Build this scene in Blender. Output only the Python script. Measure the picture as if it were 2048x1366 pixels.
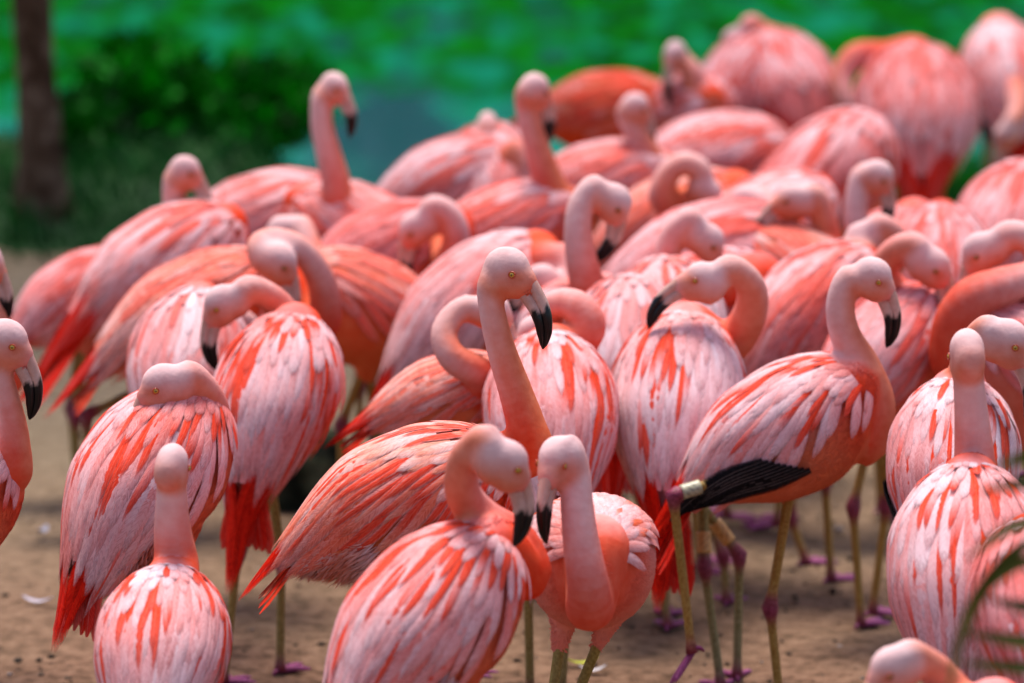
import bpy, math, random
import numpy as np
from mathutils import Vector, Matrix

for o in list(bpy.data.objects):
    bpy.data.objects.remove(o)
S = bpy.context.scene
C = S.collection
PI = math.pi
R_ = math.radians

# ------------------------------------------------------------------ camera
FPX, CAMH = 11378.0, 3.2            # focal length in photo pixels (200 mm), camera height
PITCH = math.atan(2368 / FPX)
SP, CP = math.sin(PITCH), math.cos(PITCH)
cam = bpy.data.cameras.new('camera')
cam.sensor_width = 36; cam.lens = 200
cam.clip_start = 0.1; cam.clip_end = 600
cam.dof.use_dof = True
cam.dof.focus_distance = 11.05
cam.dof.aperture_fstop = 2.25
camo = bpy.data.objects.new('camera', cam); C.objects.link(camo)
camo.location = (0, 0, CAMH)
camo.rotation_euler = (PI / 2 - PITCH, 0, 0)
S.camera = camo

# ------------------------------------------------------------------ world, sun, exposure
SUN_EL, SUN_AZ = R_(74), R_(-15)     # azimuth from +Y (away from the camera) towards +X
w = bpy.data.worlds.new('World'); S.world = w; w.use_nodes = True
wn = w.node_tree.nodes; wl = w.node_tree.links
bg = wn['Background']
sky = wn.new('ShaderNodeTexSky'); sky.sky_type = 'NISHITA'; sky.sun_disc = False
sky.sun_elevation = SUN_EL; sky.sun_rotation = SUN_AZ
sky.air_density = 1.0; sky.dust_density = 2.0
wl.new(sky.outputs[0], bg.inputs[0]); bg.inputs[1].default_value = 0.06
sun = bpy.data.lights.new('sun', 'SUN'); sun.energy = 1.5; sun.angle = R_(24); sun.color = (1, .95, .88)
suno = bpy.data.objects.new('sun', sun); C.objects.link(suno)
sd = Vector((math.sin(SUN_AZ) * math.cos(SUN_EL), math.cos(SUN_AZ) * math.cos(SUN_EL), math.sin(SUN_EL)))
suno.rotation_euler = sd.to_track_quat('Z', 'Y').to_euler()
suno.location = sd * 30
S.view_settings.view_transform = 'Standard'; S.view_settings.look = 'None'
S.view_settings.gamma = 1; S.view_settings.use_curve_mapping = False
S.view_settings.exposure = 1.98
S.cycles.use_denoising = True
S.cycles.max_bounces = 10; S.cycles.transparent_max_bounces = 16; S.cycles.diffuse_bounces = 8

# ------------------------------------------------------------------ helpers
def ray(px, py):
    a, b = px - 1024.0, 683.0 - py
    return np.array([a, FPX * CP + b * SP, -FPX * SP + b * CP])
def at_y(px, py, Y):
    r = ray(px, py); return np.array([0, 0, CAMH]) + r * (Y / r[1])
def at_z(px, py, z):
    r = ray(px, py); return np.array([0, 0, CAMH]) + r * ((z - CAMH) / r[2])

def mesh(name, verts, faces, mat, parent=None, cols=None, uvs=None, smooth=True, loc=None):
    me = bpy.data.meshes.new(name)
    v = np.asarray(verts, float)
    me.from_pydata(v.tolist(), [], [tuple(f) for f in faces])
    if cols is not None:
        a = me.color_attributes.new('Col', 'FLOAT_COLOR', 'POINT')
        c = np.ones((len(v), 4), np.float32); cols = np.asarray(cols); c[:, :cols.shape[1]] = cols
        a.data.foreach_set('color', c.ravel())
    if uvs is not None:
        uv = me.uv_layers.new(name='UVMap')
        li = np.zeros(len(me.loops), np.int32); me.loops.foreach_get('vertex_index', li)
        uv.data.foreach_set('uv', np.asarray(uvs, np.float32)[li].ravel())
    if smooth:
        me.polygons.foreach_set('use_smooth', np.ones(len(me.polygons), bool))
    if mat: me.materials.append(mat)
    me.update()
    o = bpy.data.objects.new(name, me); C.objects.link(o)
    if loc is not None: o.location = loc
    if parent: o.parent = parent
    return o
def empty(name, loc, parent=None):
    o = bpy.data.objects.new(name, None); C.objects.link(o)
    o.location = loc; o.empty_display_size = .05
    if parent: o.parent = parent
    return o
def tag(o, label=None, cat=None, group=None, kind=None):
    if label: o['label'] = label
    if cat: o['category'] = cat
    if group: o['group'] = group
    if kind: o['kind'] = kind
    return o

class MB:
    """collects geometry with a colour per vertex"""
    def __init__(s): s.v, s.f, s.c, s.uv, s.n = [], [], [], [], 0
    def add(s, v, f, c, uv=None):
        v = np.asarray(v, float)
        c = np.asarray(c, float)
        if c.ndim == 1: c = np.tile(c[:3], (len(v), 1))
        s.v.append(v); s.c.append(np.hstack([c, np.ones((len(v), 1))]) if c.shape[1] == 3 else c)
        s.uv.append(np.zeros((len(v), 2)) if uv is None else np.asarray(uv))
        s.f.extend([tuple(i + s.n for i in q) for q in f]); s.n += len(v)
    def build(s, name, mat, parent=None, origin=(0, 0, 0), smooth=True, loc=None):
        return mesh(name, np.vstack(s.v) - np.asarray(origin), s.f, mat, parent, np.vstack(s.c), np.vstack(s.uv), smooth, loc)

def smoothstep(a, b, x):
    t = np.clip((np.asarray(x, float) - a) / (b - a), 0, 1); return t * t * (3 - 2 * t)
def lerp(a, b, t): return np.asarray(a) * (1 - t) + np.asarray(b) * t
def mixc(a, b, t):
    t = np.asarray(t)[:, None]; return np.asarray(a) * (1 - t) + np.asarray(b) * t
def nrm(v): v = np.asarray(v, float); return v / (np.linalg.norm(v) + 1e-12)

def curve(tab):
    """smooth 1-D profile through (x, y) pairs (monotone cubic)"""
    x = np.array([p[0] for p in tab], float); y = np.array([p[1] for p in tab], float)
    d = np.diff(y) / np.diff(x); m = np.zeros_like(y)
    m[0], m[-1] = d[0], d[-1]
    for i in range(1, len(y) - 1):
        m[i] = 0 if d[i - 1] * d[i] <= 0 else 2 * d[i - 1] * d[i] / (d[i - 1] + d[i])
    def f(q):
        q = np.clip(np.asarray(q, float), x[0], x[-1])
        i = np.clip(np.searchsorted(x, q, side='right') - 1, 0, len(x) - 2)
        h = x[i + 1] - x[i]; t = (q - x[i]) / h
        return ((2*t**3 - 3*t**2 + 1) * y[i] + (t**3 - 2*t**2 + t) * h * m[i]
                + (-2*t**3 + 3*t**2) * y[i + 1] + (t**3 - t**2) * h * m[i + 1])
    return f

def spline(pts, n):
    """centripetal Catmull-Rom, resampled to n even steps"""
    P = [np.asarray(p, float) for p in pts]
    P = [2 * P[0] - P[1]] + P + [2 * P[-1] - P[-2]]
    out = []
    for i in range(1, len(P) - 2):
        p0, p1, p2, p3 = P[i-1:i+3]
        t0 = 0; t1 = t0 + max(np.linalg.norm(p1-p0), 1e-6)**.5; t2 = t1 + max(np.linalg.norm(p2-p1), 1e-6)**.5; t3 = t2 + max(np.linalg.norm(p3-p2), 1e-6)**.5
        for t in np.linspace(t1, t2, 12, endpoint=False):
            A1 = (t1-t)/(t1-t0)*p0 + (t-t0)/(t1-t0)*p1; A2 = (t2-t)/(t2-t1)*p1 + (t-t1)/(t2-t1)*p2; A3 = (t3-t)/(t3-t2)*p2 + (t-t2)/(t3-t2)*p3
            B1 = (t2-t)/(t2-t0)*A1 + (t-t0)/(t2-t0)*A2; B2 = (t3-t)/(t3-t1)*A2 + (t-t1)/(t3-t1)*A3
            out.append((t2-t)/(t2-t1)*B1 + (t-t1)/(t2-t1)*B2)
    out.append(P[-2])
    out = np.array(out)
    L = np.concatenate([[0], np.cumsum(np.linalg.norm(np.diff(out, axis=0), axis=1))])
    q = np.linspace(0, L[-1], n)
    return np.stack([np.interp(q, L, out[:, k]) for k in range(3)], 1)

def frames(P, up):
    """parallel-transport frames along P; returns tangent, side, normal"""
    T = np.gradient(P, axis=0); T /= np.linalg.norm(T, axis=1)[:, None] + 1e-12
    N = np.zeros_like(P); n = np.asarray(up, float)
    for i in range(len(P)):
        n = n - T[i] * np.dot(n, T[i])
        if np.linalg.norm(n) < 1e-6: n = np.array([.3, .5, .8]); n = n - T[i] * np.dot(n, T[i])
        n = nrm(n); N[i] = n
    return T, np.cross(T, N), N

def tube(P, r, seg=12, up=(0, 0, 1), rb=None, cap=True):
    """closed tube; r along the normal... rb (optional) the half width across"""
    P = np.asarray(P, float); n = len(P); r = np.broadcast_to(r, (n,)); rb = r if rb is None else np.broadcast_to(rb, (n,))
    T, B, N = frames(P, up)
    a = np.arange(seg) * 2 * PI / seg
    v = (P[:, None] + N[:, None] * (np.cos(a)[None, :, None] * r[:, None, None]) + B[:, None] * (np.sin(a)[None, :, None] * rb[:, None, None])).reshape(-1, 3)
    f = []
    for i in range(n - 1):
        for j in range(seg):
            k = (j + 1) % seg
            f.append((i*seg + j, i*seg + k, (i+1)*seg + k, (i+1)*seg + j))
    if cap:
        f.append(tuple(range(seg))[::-1]); f.append(tuple((n-1)*seg + j for j in range(seg)))
    return v, f

def ellipsoid(c, r, M, nu=12, nv=18):
    v, f = [], []
    for i in range(nu + 1):
        p = PI * i / nu
        for j in range(nv):
            t = 2 * PI * j / nv
            v.append((math.sin(p)*math.cos(t)*r[0]+c[0], math.sin(p)*math.sin(t)*r[1]+c[1], math.cos(p)*r[2]+c[2]))
    for i in range(nu):
        for j in range(nv):
            k = (j+1) % nv
            q = (i*nv+j, (i+1)*nv+j, (i+1)*nv+k, i*nv+k)
            f.append(q)
    return np.array(v) @ M.T, f

# ------------------------------------------------------------------ materials
def new_mat(name):
    m = bpy.data.materials.new(name); m.use_nodes = True
    nt = m.node_tree; b = nt.nodes['Principled BSDF']
    return m, nt, b
def N_(nt, t, **k):
    n = nt.nodes.new(t)
    for a, v in k.items():
        if a.startswith('i_'): n.inputs[int(a[2:])].default_value = v
        else: setattr(n, a, v)
    return n
def attr_mat(name, rough=.6, mottle=.0, mscale=60, bump=.0, bscale=300, spec=.3, sheen=0., translucent=0., barbs=False, coords='Object', stretch=None):
    m, nt, b = new_mat(name); L = nt.links
    at = N_(nt, 'ShaderNodeAttribute', attribute_name='Col')
    col = at.outputs['Color']
    tc = N_(nt, 'ShaderNodeTexCoord')
    co = tc.outputs['Object']
    if mottle:
        n = N_(nt, 'ShaderNodeTexNoise'); n.inputs['Scale'].default_value = mscale; n.inputs['Detail'].default_value = 4
        L.new(co, n.inputs['Vector'])
        mr = N_(nt, 'ShaderNodeMapRange'); mr.inputs[1].default_value = .3; mr.inputs[2].default_value = .7
        mr.inputs[3].default_value = 1 - mottle; mr.inputs[4].default_value = 1 + mottle * .6
        L.new(n.outputs[0], mr.inputs[0])
        g = N_(nt, 'ShaderNodeGamma'); L.new(col, g.inputs[0])
        inv = N_(nt, 'ShaderNodeMath', operation='DIVIDE'); inv.inputs[0].default_value = 1.0
        L.new(mr.outputs[0], inv.inputs[1]); L.new(inv.outputs[0], g.inputs[1])
        col = g.outputs[0]
    if barbs:
        uv = tc.outputs['UV']
        sx = N_(nt, 'ShaderNodeSeparateXYZ'); L.new(uv, sx.inputs[0])
        ab = N_(nt, 'ShaderNodeMath', operation='ABSOLUTE'); L.new(sx.outputs[0], ab.inputs[0])
        # barbs run obliquely off the shaft: coordinate v*a - |u|*b
        m1 = N_(nt, 'ShaderNodeMath', operation='MULTIPLY'); m1.inputs[1].default_value = -.22; L.new(ab.outputs[0], m1.inputs[0])
        ad = N_(nt, 'ShaderNodeMath', operation='ADD'); L.new(sx.outputs[1], ad.inputs[0]); L.new(m1.outputs[0], ad.inputs[1])
        cx = N_(nt, 'ShaderNodeCombineXYZ'); L.new(ad.outputs[0], cx.inputs[1])
        oi = N_(nt, 'ShaderNodeObjectInfo'); L.new(oi.outputs['Random'], cx.inputs[2])
        sc = N_(nt, 'ShaderNodeMath', operation='MULTIPLY'); sc.inputs[1].default_value = .06; L.new(sx.outputs[0], sc.inputs[0]); L.new(sc.outputs[0], cx.inputs[0])
        nb = N_(nt, 'ShaderNodeTexNoise'); nb.inputs['Scale'].default_value = 34; nb.inputs['Detail'].default_value = 3
        L.new(cx.outputs[0], nb.inputs['Vector'])
        # paler shaft and edge, streaky barbs
        sh = N_(nt, 'ShaderNodeMapRange'); sh.inputs[1].default_value = 0; sh.inputs[2].default_value = .08; sh.inputs[3].default_value = .16; sh.inputs[4].default_value = 0
        L.new(ab.outputs[0], sh.inputs[0])
        mr = N_(nt, 'ShaderNodeMapRange'); mr.inputs[1].default_value = .32; mr.inputs[2].default_value = .72; mr.inputs[3].default_value = .80; mr.inputs[4].default_value = 1.22
        L.new(nb.outputs[0], mr.inputs[0])
        g = N_(nt, 'ShaderNodeGamma'); L.new(col, g.inputs[0])
        inv = N_(nt, 'ShaderNodeMath', operation='DIVIDE'); inv.inputs[0].default_value = 1.0
        L.new(mr.outputs[0], inv.inputs[1]); L.new(inv.outputs[0], g.inputs[1])
        mx = N_(nt, 'ShaderNodeMix', data_type='RGBA'); mx.inputs[7].default_value = (.8, .62, .58, 1)
        L.new(sh.outputs[0], mx.inputs[0]); L.new(g.outputs[0], mx.inputs[6])
        col = mx.outputs[2]
        bp = N_(nt, 'ShaderNodeBump'); bp.inputs['Strength'].default_value = .35; bp.inputs['Distance'].default_value = .002
        L.new(nb.outputs[0], bp.inputs['Height']); L.new(bp.outputs[0], b.inputs['Normal'])
    L.new(col, b.inputs['Base Color'])
    b.inputs['Roughness'].default_value = rough; b.inputs['Specular IOR Level'].default_value = spec
    b.inputs['Sheen Weight'].default_value = sheen; b.inputs['Sheen Roughness'].default_value = .4
    if bump:
        n2 = N_(nt, 'ShaderNodeTexNoise'); n2.inputs['Scale'].default_value = bscale; n2.inputs['Detail'].default_value = 5
        L.new(co, n2.inputs['Vector'])
        bp = N_(nt, 'ShaderNodeBump'); bp.inputs['Strength'].default_value = bump; bp.inputs['Distance'].default_value = .004
        L.new(n2.outputs[0], bp.inputs['Height']); L.new(bp.outputs[0], b.inputs['Normal'])
    if barbs:
        # vanes fray and thin out at edge and tip
        ed = N_(nt, 'ShaderNodeMapRange'); ed.inputs[1].default_value = .62; ed.inputs[2].default_value = 1.0; ed.inputs[3].default_value = 1; ed.inputs[4].default_value = .5; L.new(ab.outputs[0], ed.inputs[0])
        fm = N_(nt, 'ShaderNodeMath', operation='MULTIPLY'); L.new(ed.outputs[0], fm.inputs[0]); L.new(at.outputs['Alpha'], fm.inputs[1])
        nz = N_(nt, 'ShaderNodeMapRange'); nz.inputs[1].default_value = .35; nz.inputs[2].default_value = .65; nz.inputs[3].default_value = -.14; nz.inputs[4].default_value = .2; L.new(nb.outputs[0], nz.inputs[0])
        fa_ = N_(nt, 'ShaderNodeMath', operation='ADD', use_clamp=True); L.new(fm.outputs[0], fa_.inputs[0]); L.new(nz.outputs[0], fa_.inputs[1])
        L.new(fa_.outputs[0], b.inputs['Alpha'])
    if translucent and barbs:
        b.inputs['Transmission Weight'].default_value = 0
    elif translucent:
        tr = N_(nt, 'ShaderNodeBsdfTranslucent'); L.new(col, tr.inputs[0])
        ms = N_(nt, 'ShaderNodeMixShader'); ms.inputs[0].default_value = translucent
        L.new(b.outputs[0], ms.inputs[1]); L.new(tr.outputs[0], ms.inputs[2])
        L.new(ms.outputs[0], nt.nodes['Material Output'].inputs[0])
    return m
M_plum = attr_mat('plumage', rough=.8, mottle=.12, mscale=38, bump=.26, bscale=115, spec=.04, sheen=.0)
M_feath = attr_mat('feather_vane', rough=.6, spec=.07, barbs=True, translucent=.12)
M_down = attr_mat('down', rough=.8, spec=.1, translucent=.25)
M_bill = attr_mat('bill_horn', rough=.28, spec=.28, mottle=.12, mscale=90)
M_leg = attr_mat('leg_scales', rough=.5, spec=.35, mottle=.25, mscale=160, bump=.4, bscale=420)
M_eye = attr_mat('eye', rough=.08, spec=.6)
M_band = attr_mat('leg_band', rough=.4, spec=.4, mottle=.2, mscale=70)
M_leaf = attr_mat('leaf', rough=.6, spec=.08, mottle=.25, mscale=6, translucent=.3)
M_bark = attr_mat('bark', rough=.9, spec=.1, mottle=.45, mscale=14, bump=1., bscale=25)
M_rock = attr_mat('rock', rough=.9, spec=.15, mottle=.45, mscale=12, bump=1., bscale=40)

# ------------------------------------------------------------------ SETTING
def sand():
    # one sheet from behind the camera to the pond edge, finely divided where the photo sees it
    xs = np.concatenate([[-60, -20, -8, -4], np.linspace(-2.2, 2.2, 150), [4, 8, 20, 60]])
    ys = np.concatenate([[-30, -5, 4, 7], np.linspace(8.6, 17.6, 260)])
    X, Y = np.meshgrid(xs, ys)
    rng = np.random.RandomState(3)
    Z = np.zeros_like(X)
    for k in range(60):
        fx, fy = rng.normal(0, 5, 2); ph = rng.rand() * 6.3
        Z += .0018 * np.sin(fx * X + fy * Y + ph)
    Z += rng.normal(0, .0011, Z.shape)
    Z = np.minimum(Z, .006)
    nx, ny = len(xs), len(ys)
    v = np.stack([X, Y, Z], -1).reshape(-1, 3)
    f = [(j*nx+i, j*nx+i+1, (j+1)*nx+i+1, (j+1)*nx+i) for j in range(ny-1) for i in range(nx-1)]
    m, nt, b = new_mat('sand'); L = nt.links
    tc = N_(nt, 'ShaderNodeTexCoord'); co = tc.outputs['Object']
    n1 = N_(nt, 'ShaderNodeTexNoise'); n1.inputs['Scale'].default_value = 1.3; n1.inputs['Detail'].default_value = 5; L.new(co, n1.inputs['Vector'])
    n2 = N_(nt, 'ShaderNodeTexNoise'); n2.inputs['Scale'].default_value = 22; n2.inputs['Detail'].default_value = 8; n2.inputs['Roughness'].default_value = .7; L.new(co, n2.inputs['Vector'])
    n3 = N_(nt, 'ShaderNodeTexNoise'); n3.inputs['Scale'].default_value = 240; n3.inputs['Detail'].default_value = 3; L.new(co, n3.inputs['Vector'])
    r1 = N_(nt, 'ShaderNodeValToRGB'); e = r1.color_ramp.elements
    e[0].position = .36; e[0].color = (.062, .029, .014, 1); e[1].position = .62; e[1].color = (.235, .128, .080, 1)
    k = e.new(.48); k.color = (.160, .082, .048, 1)
    L.new(n2.outputs[0], r1.inputs[0])
    # paler sand further up the beach: brighter light put into the colour (broken edge)
    sx = N_(nt, 'ShaderNodeSeparateXYZ'); L.new(co, sx.inputs[0])
    ml = N_(nt, 'ShaderNodeMath', operation='MULTIPLY_ADD'); ml.inputs[1].default_value = 2.4; L.new(n1.outputs[0], ml.inputs[0]); L.new(sx.outputs[1], ml.inputs[2])
    mr = N_(nt, 'ShaderNodeMapRange'); mr.inputs[1].default_value = 13.0; mr.inputs[2].default_value = 15.2; mr.clamp = True; L.new(ml.outputs[0], mr.inputs[0])
    mx = N_(nt, 'ShaderNodeMix', data_type='RGBA', blend_type='MIX'); L.new(mr.outputs[0], mx.inputs[0]); L.new(r1.outputs[0], mx.inputs[6])
    r2 = N_(nt, 'ShaderNodeValToRGB'); e = r2.color_ramp.elements
    e[0].position = .3; e[0].color = (.135, .088, .050, 1); e[1].position = .66; e[1].color = (.25, .18, .112, 1); L.new(n2.outputs[0], r2.inputs[0])
    L.new(r2.outputs[0], mx.inputs[7])
    mg = N_(nt, 'ShaderNodeMix', data_type='RGBA', blend_type='MULTIPLY'); mg.inputs[0].default_value = .6
    r3 = N_(nt, 'ShaderNodeMapRange'); r3.inputs[1].default_value = .3; r3.inputs[2].default_value = .6; r3.inputs[3].default_value = .55; r3.inputs[4].default_value = 1.05
    L.new(n3.outputs[0], r3.inputs[0]); L.new(mx.outputs[2], mg.inputs[6]); L.new(r3.outputs[0], mg.inputs[7])
    L.new(mg.outputs[2], b.inputs['Base Color']); b.inputs['Roughness'].default_value = .9; b.inputs['Specular IOR Level'].default_value = .15
    bp = N_(nt, 'ShaderNodeBump'); bp.inputs['Strength'].default_value = .9; bp.inputs['Distance'].default_value = .012; L.new(n2.outputs[0], bp.inputs['Height'])
    bp2 = N_(nt, 'ShaderNodeBump'); bp2.inputs['Strength'].default_value = .6; bp2.inputs['Distance'].default_value = .003; L.new(n3.outputs[0], bp2.inputs['Height']); L.new(bp.outputs[0], bp2.inputs['Normal'])
    L.new(bp2.outputs[0], b.inputs['Normal'])
    tag(mesh('sand', v, f, m), kind='structure')
sand()

def bank_z(x, y):
    e = 18.2 - 1.25 * smoothstep(-.85, -.55, x) + .5 * smoothstep(1.0, 1.4, x)     # the pond reaches further in at the centre
    return -.03 + .08 * np.clip((y - 16.4) / .5, 0, 1) - .45 * smoothstep(e, e + 1.1, y)
def bank_and_water():
    # grassy bank sloping down to the pond
    xs = np.concatenate([[-60, -20, -8], np.linspace(-3, 3, 60), [8, 20, 60]]); ys = np.concatenate([np.linspace(16.4, 19.6, 50)])
    X, Y = np.meshgrid(xs, ys); rng = np.random.RandomState(5)
    Z = bank_z(X, Y)
    for k in range(25):
        fx, fy = rng.normal(0, 3.5, 2); Z += .006 * np.sin(fx * X + fy * Y + rng.rand() * 6)
    nx, ny = len(xs), len(ys)
    v = np.stack([X, Y, Z], -1).reshape(-1, 3)
    f = [(j*nx+i, j*nx+i+1, (j+1)*nx+i+1, (j+1)*nx+i) for j in range(ny-1) for i in range(nx-1)]
    m, nt, b = new_mat('bank_soil'); L = nt.links
    n2 = N_(nt, 'ShaderNodeTexNoise'); n2.inputs['Scale'].default_value = 5; n2.inputs['Detail'].default_value = 6
    tc = N_(nt, 'ShaderNodeTexCoord'); L.new(tc.outputs['Object'], n2.inputs['Vector'])
    r = N_(nt, 'ShaderNodeValToRGB'); e = r.color_ramp.elements; e[0].position = .35; e[0].color = (.012, .030, .010, 1); e[1].position = .65; e[1].color = (.035, .07, .03, 1)
    L.new(n2.outputs[0], r.inputs[0]); L.new(r.outputs[0], b.inputs['Base Color']); b.inputs['Roughness'].default_value = 1; b.inputs['Specular IOR Level'].default_value = .02
    tag(mesh('bank', v, f, m), kind='structure')
    # pond
    m, nt, b = new_mat('pond_water'); L = nt.links
    tc = N_(nt, 'ShaderNodeTexCoord'); co = tc.outputs['Object']
    mp = N_(nt, 'ShaderNodeMapping'); mp.inputs['Scale'].default_value = (1.0, .30, 1); L.new(co, mp.inputs[0])
    n1 = N_(nt, 'ShaderNodeTexNoise'); n1.inputs['Scale'].default_value = 1.7; n1.inputs['Detail'].default_value = 4; L.new(mp.outputs[0], n1.inputs['Vector'])
    n2 = N_(nt, 'ShaderNodeTexNoise'); n2.inputs['Scale'].default_value = 11.; n2.inputs['Detail'].default_value = 4; n2.inputs['Roughness'].default_value = .55; L.new(mp.outputs[0], n2.inputs['Vector'])
    # floating weed covers most of the surface: thick further out, thin in the middle
    sx = N_(nt, 'ShaderNodeSeparateXYZ'); L.new(co, sx.inputs[0])
    far = N_(nt, 'ShaderNodeMapRange'); far.inputs[1].default_value = 20.1; far.inputs[2].default_value = 21.3; far.inputs[3].default_value = -.24; far.inputs[4].default_value = .20; L.new(sx.outputs[1], far.inputs[0])
    a1 = N_(nt, 'ShaderNodeMath', operation='ADD'); L.new(n1.outputs[0], a1.inputs[0]); L.new(far.outputs[0], a1.inputs[1])
    a2 = N_(nt, 'ShaderNodeMath', operation='MULTIPLY_ADD'); a2.inputs[1].default_value = .7; L.new(n2.outputs[0], a2.inputs[0]); L.new(a1.outputs[0], a2.inputs[2])
    cov = N_(nt, 'ShaderNodeMapRange'); cov.inputs[1].default_value = .72; cov.inputs[2].default_value = .98; L.new(a2.outputs[0], cov.inputs[0])
    rw = N_(nt, 'ShaderNodeValToRGB'); e = rw.color_ramp.elements
    e[0].position = .35; e[0].color = (.000, .020, .001, 1); e[1].position = .68; e[1].color = (.001, .100, .001, 1)
    k = e.new(.46); k.color = (.000, .052, .001, 1)
    n4 = N_(nt, 'ShaderNodeTexNoise'); n4.inputs['Scale'].default_value = 5.5; n4.inputs['Detail'].default_value = 3; L.new(mp.outputs[0], n4.inputs['Vector'])
    tl_ = N_(nt, 'ShaderNodeMapRange'); tl_.inputs[1].default_value = .52; tl_.inputs[2].default_value = .66; tl_.inputs[4].default_value = .75; L.new(n4.outputs[0], tl_.inputs[0])
    L.new(n2.outputs[0], rw.inputs[0])
    rt_ = N_(nt, 'ShaderNodeMix', data_type='RGBA'); rt_.inputs[7].default_value = (.003, .115, .070, 1); L.new(tl_.outputs[0], rt_.inputs[0]); L.new(rw.outputs[0], rt_.inputs[6])
    mx = N_(nt, 'ShaderNodeMix', data_type='RGBA'); wd_ = N_(nt, 'ShaderNodeValToRGB'); e2 = wd_.color_ramp.elements; e2[0].position = .36; e2[0].color = (.0, .030, .034, 1); e2[1].position = .56; e2[1].color = (.0, .130, .092, 1); L.new(n1.outputs[0], wd_.inputs[0]); L.new(wd_.outputs[0], mx.inputs[6])
    L.new(cov.outputs[0], mx.inputs[0]); L.new(rt_.outputs[2], mx.inputs[7]); L.new(mx.outputs[2], b.inputs['Base Color'])
    rr = N_(nt, 'ShaderNodeMapRange'); rr.inputs[3].default_value = .22; rr.inputs[4].default_value = .75; L.new(cov.outputs[0], rr.inputs[0]); L.new(rr.outputs[0], b.inputs['Roughness'])
    b.inputs['IOR'].default_value = 1.33
    sp = N_(nt, 'ShaderNodeMapRange'); sp.inputs[3].default_value = .02; sp.inputs[4].default_value = .01; L.new(cov.outputs[0], sp.inputs[0]); L.new(sp.outputs[0], b.inputs['Specular IOR Level'])
    nb = N_(nt, 'ShaderNodeTexNoise'); nb.inputs['Scale'].default_value = 7; nb.inputs['Detail'].default_value = 3; L.new(mp.outputs[0], nb.inputs['Vector'])
    bp = N_(nt, 'ShaderNodeBump'); bp.inputs['Strength'].default_value = .5; bp.inputs['Distance'].default_value = .03; L.new(nb.outputs[0], bp.inputs['Height']); L.new(bp.outputs[0], b.inputs['Normal'])
    tag(mesh('pond_water', [(-80, 16.9, -.22), (80, 16.9, -.22), (80, 38.2, -.22), (-80, 38.2, -.22)], [(0, 1, 2, 3)], m), kind='structure')
    m2, nt, b = new_mat('far_ground'); b.inputs['Base Color'].default_value = (.03, .07, .02, 1); b.inputs['Roughness'].default_value = 1
    tag(mesh('far_ground', [(-300, 38, -.1), (300, 38, -.1), (300, 500, -.1), (-300, 500, -.1)], [(0, 1, 2, 3)], m2), kind='structure')
bank_and_water()

def leaf_cloud(n, pos, size, colf, rng, up=.3):
    """n small folded leaves at the given positions"""
    mb = MB()
    for i in range(n):
        p = pos[i]; s = size * rng.uniform(.6, 1.3)
        d = nrm(rng.normal(0, 1, 3) + np.array([0, 0, up])); u = nrm(np.cross(d, rng.normal(0, 1, 3))); nn = np.cross(d, u)
        v = [p, p + d*s*.5 + u*s*.28 + nn*s*.06, p + d*s, p + d*s*.5 - u*s*.28 + nn*s*.06]
        mb.add(v, [(0, 1, 2), (0, 2, 3)], colf(i))
    return mb

def grass(name, n, xr, yr, h, c0, c1, seed, zf):
    rng = np.random.RandomState(seed); mb = MB()
    x = rng.uniform(*xr, n); y = rng.uniform(*yr, n)
    for i in range(n):
        z = zf(x[i], y[i]); hh = h * rng.uniform(.5, 1.4); a = rng.rand() * 6.3; b = np.array([math.cos(a), math.sin(a), 0]) * .006
        t = np.array([rng.normal(0, .35), rng.normal(0, .35), 1]) * hh
        p = np.array([x[i], y[i], z])
        mb.add([p - b, p + b, p + b*.7 + t*.55, p + t + np.array([t[0], t[1], 0]) * .6, p - b*.7 + t*.55], [(0, 1, 2, 4), (4, 2, 3)], lerp(c0, c1, rng.rand()))
    return tag(mb.build(name, M_leaf, smooth=False), kind='stuff')
bz = lambda x, y: float(bank_z(x, y))
grass('grass', 9000, (-2.1, 2.1), (16.55, 18.9), .07, (.002, .030, .006), (.016, .10, .014), 7, bz)
grass('grass', 2500, (.9, 1.9), (17.2, 18.9), .12, (.004, .10, .006), (.015, .20, .01), 8, bz)

def bush(px, py, wpx, hpx, d, n, label, c0, c1, seed):
    rng = np.random.RandomState(seed)
    base = at_y(px, py, d); s = FPX / (d / CP)
    rx, rz = wpx / 2 / s, hpx / s
    root = tag(empty('bush', (base[0], base[1], -.05)), label, 'bush')
    k = 9; cl = [(rng.uniform(-rx, rx) * .8, rng.uniform(-.35, .35), rz * rng.uniform(.25, .75)) for _ in range(k)]
    pos = []
    for i in range(n):
        c = cl[rng.randint(k)]; q = nrm(rng.normal(0, 1, 3)) * rng.uniform(.55, 1) * np.array([rx * .42, .28, rz * .36])
        pos.append(np.array(c) + q)
    tone = rng.rand(k)
    mb = leaf_cloud(n, pos, .085, lambda i: lerp(c0, c1, rng.rand() ** 1.5), rng)
    mb.build('foliage', M_leaf, root, smooth=False)
    st = MB()
    for c in cl:
        v, f = tube(spline([(c[0] * .3, 0, 0), (c[0] * .7, c[1] * .5, c[2] * .6), c], 6), np.linspace(.018, .006, 6), 6); st.add(v, f, (.05, .03, .02))
    st.build('stem', M_bark, root)
bush(430, 330, 420, 190, 18.9, 5200, 'dark green leafy bush on the pond bank behind the tree trunk', (.001, .035, .000), (.002, .22, .001), 11)
bush(165, 335, 150, 130, 18.6, 1500, 'low dark bush at the foot of the brown tree trunk', (.001, .022, .000), (.002, .09, .001), 12)

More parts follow.
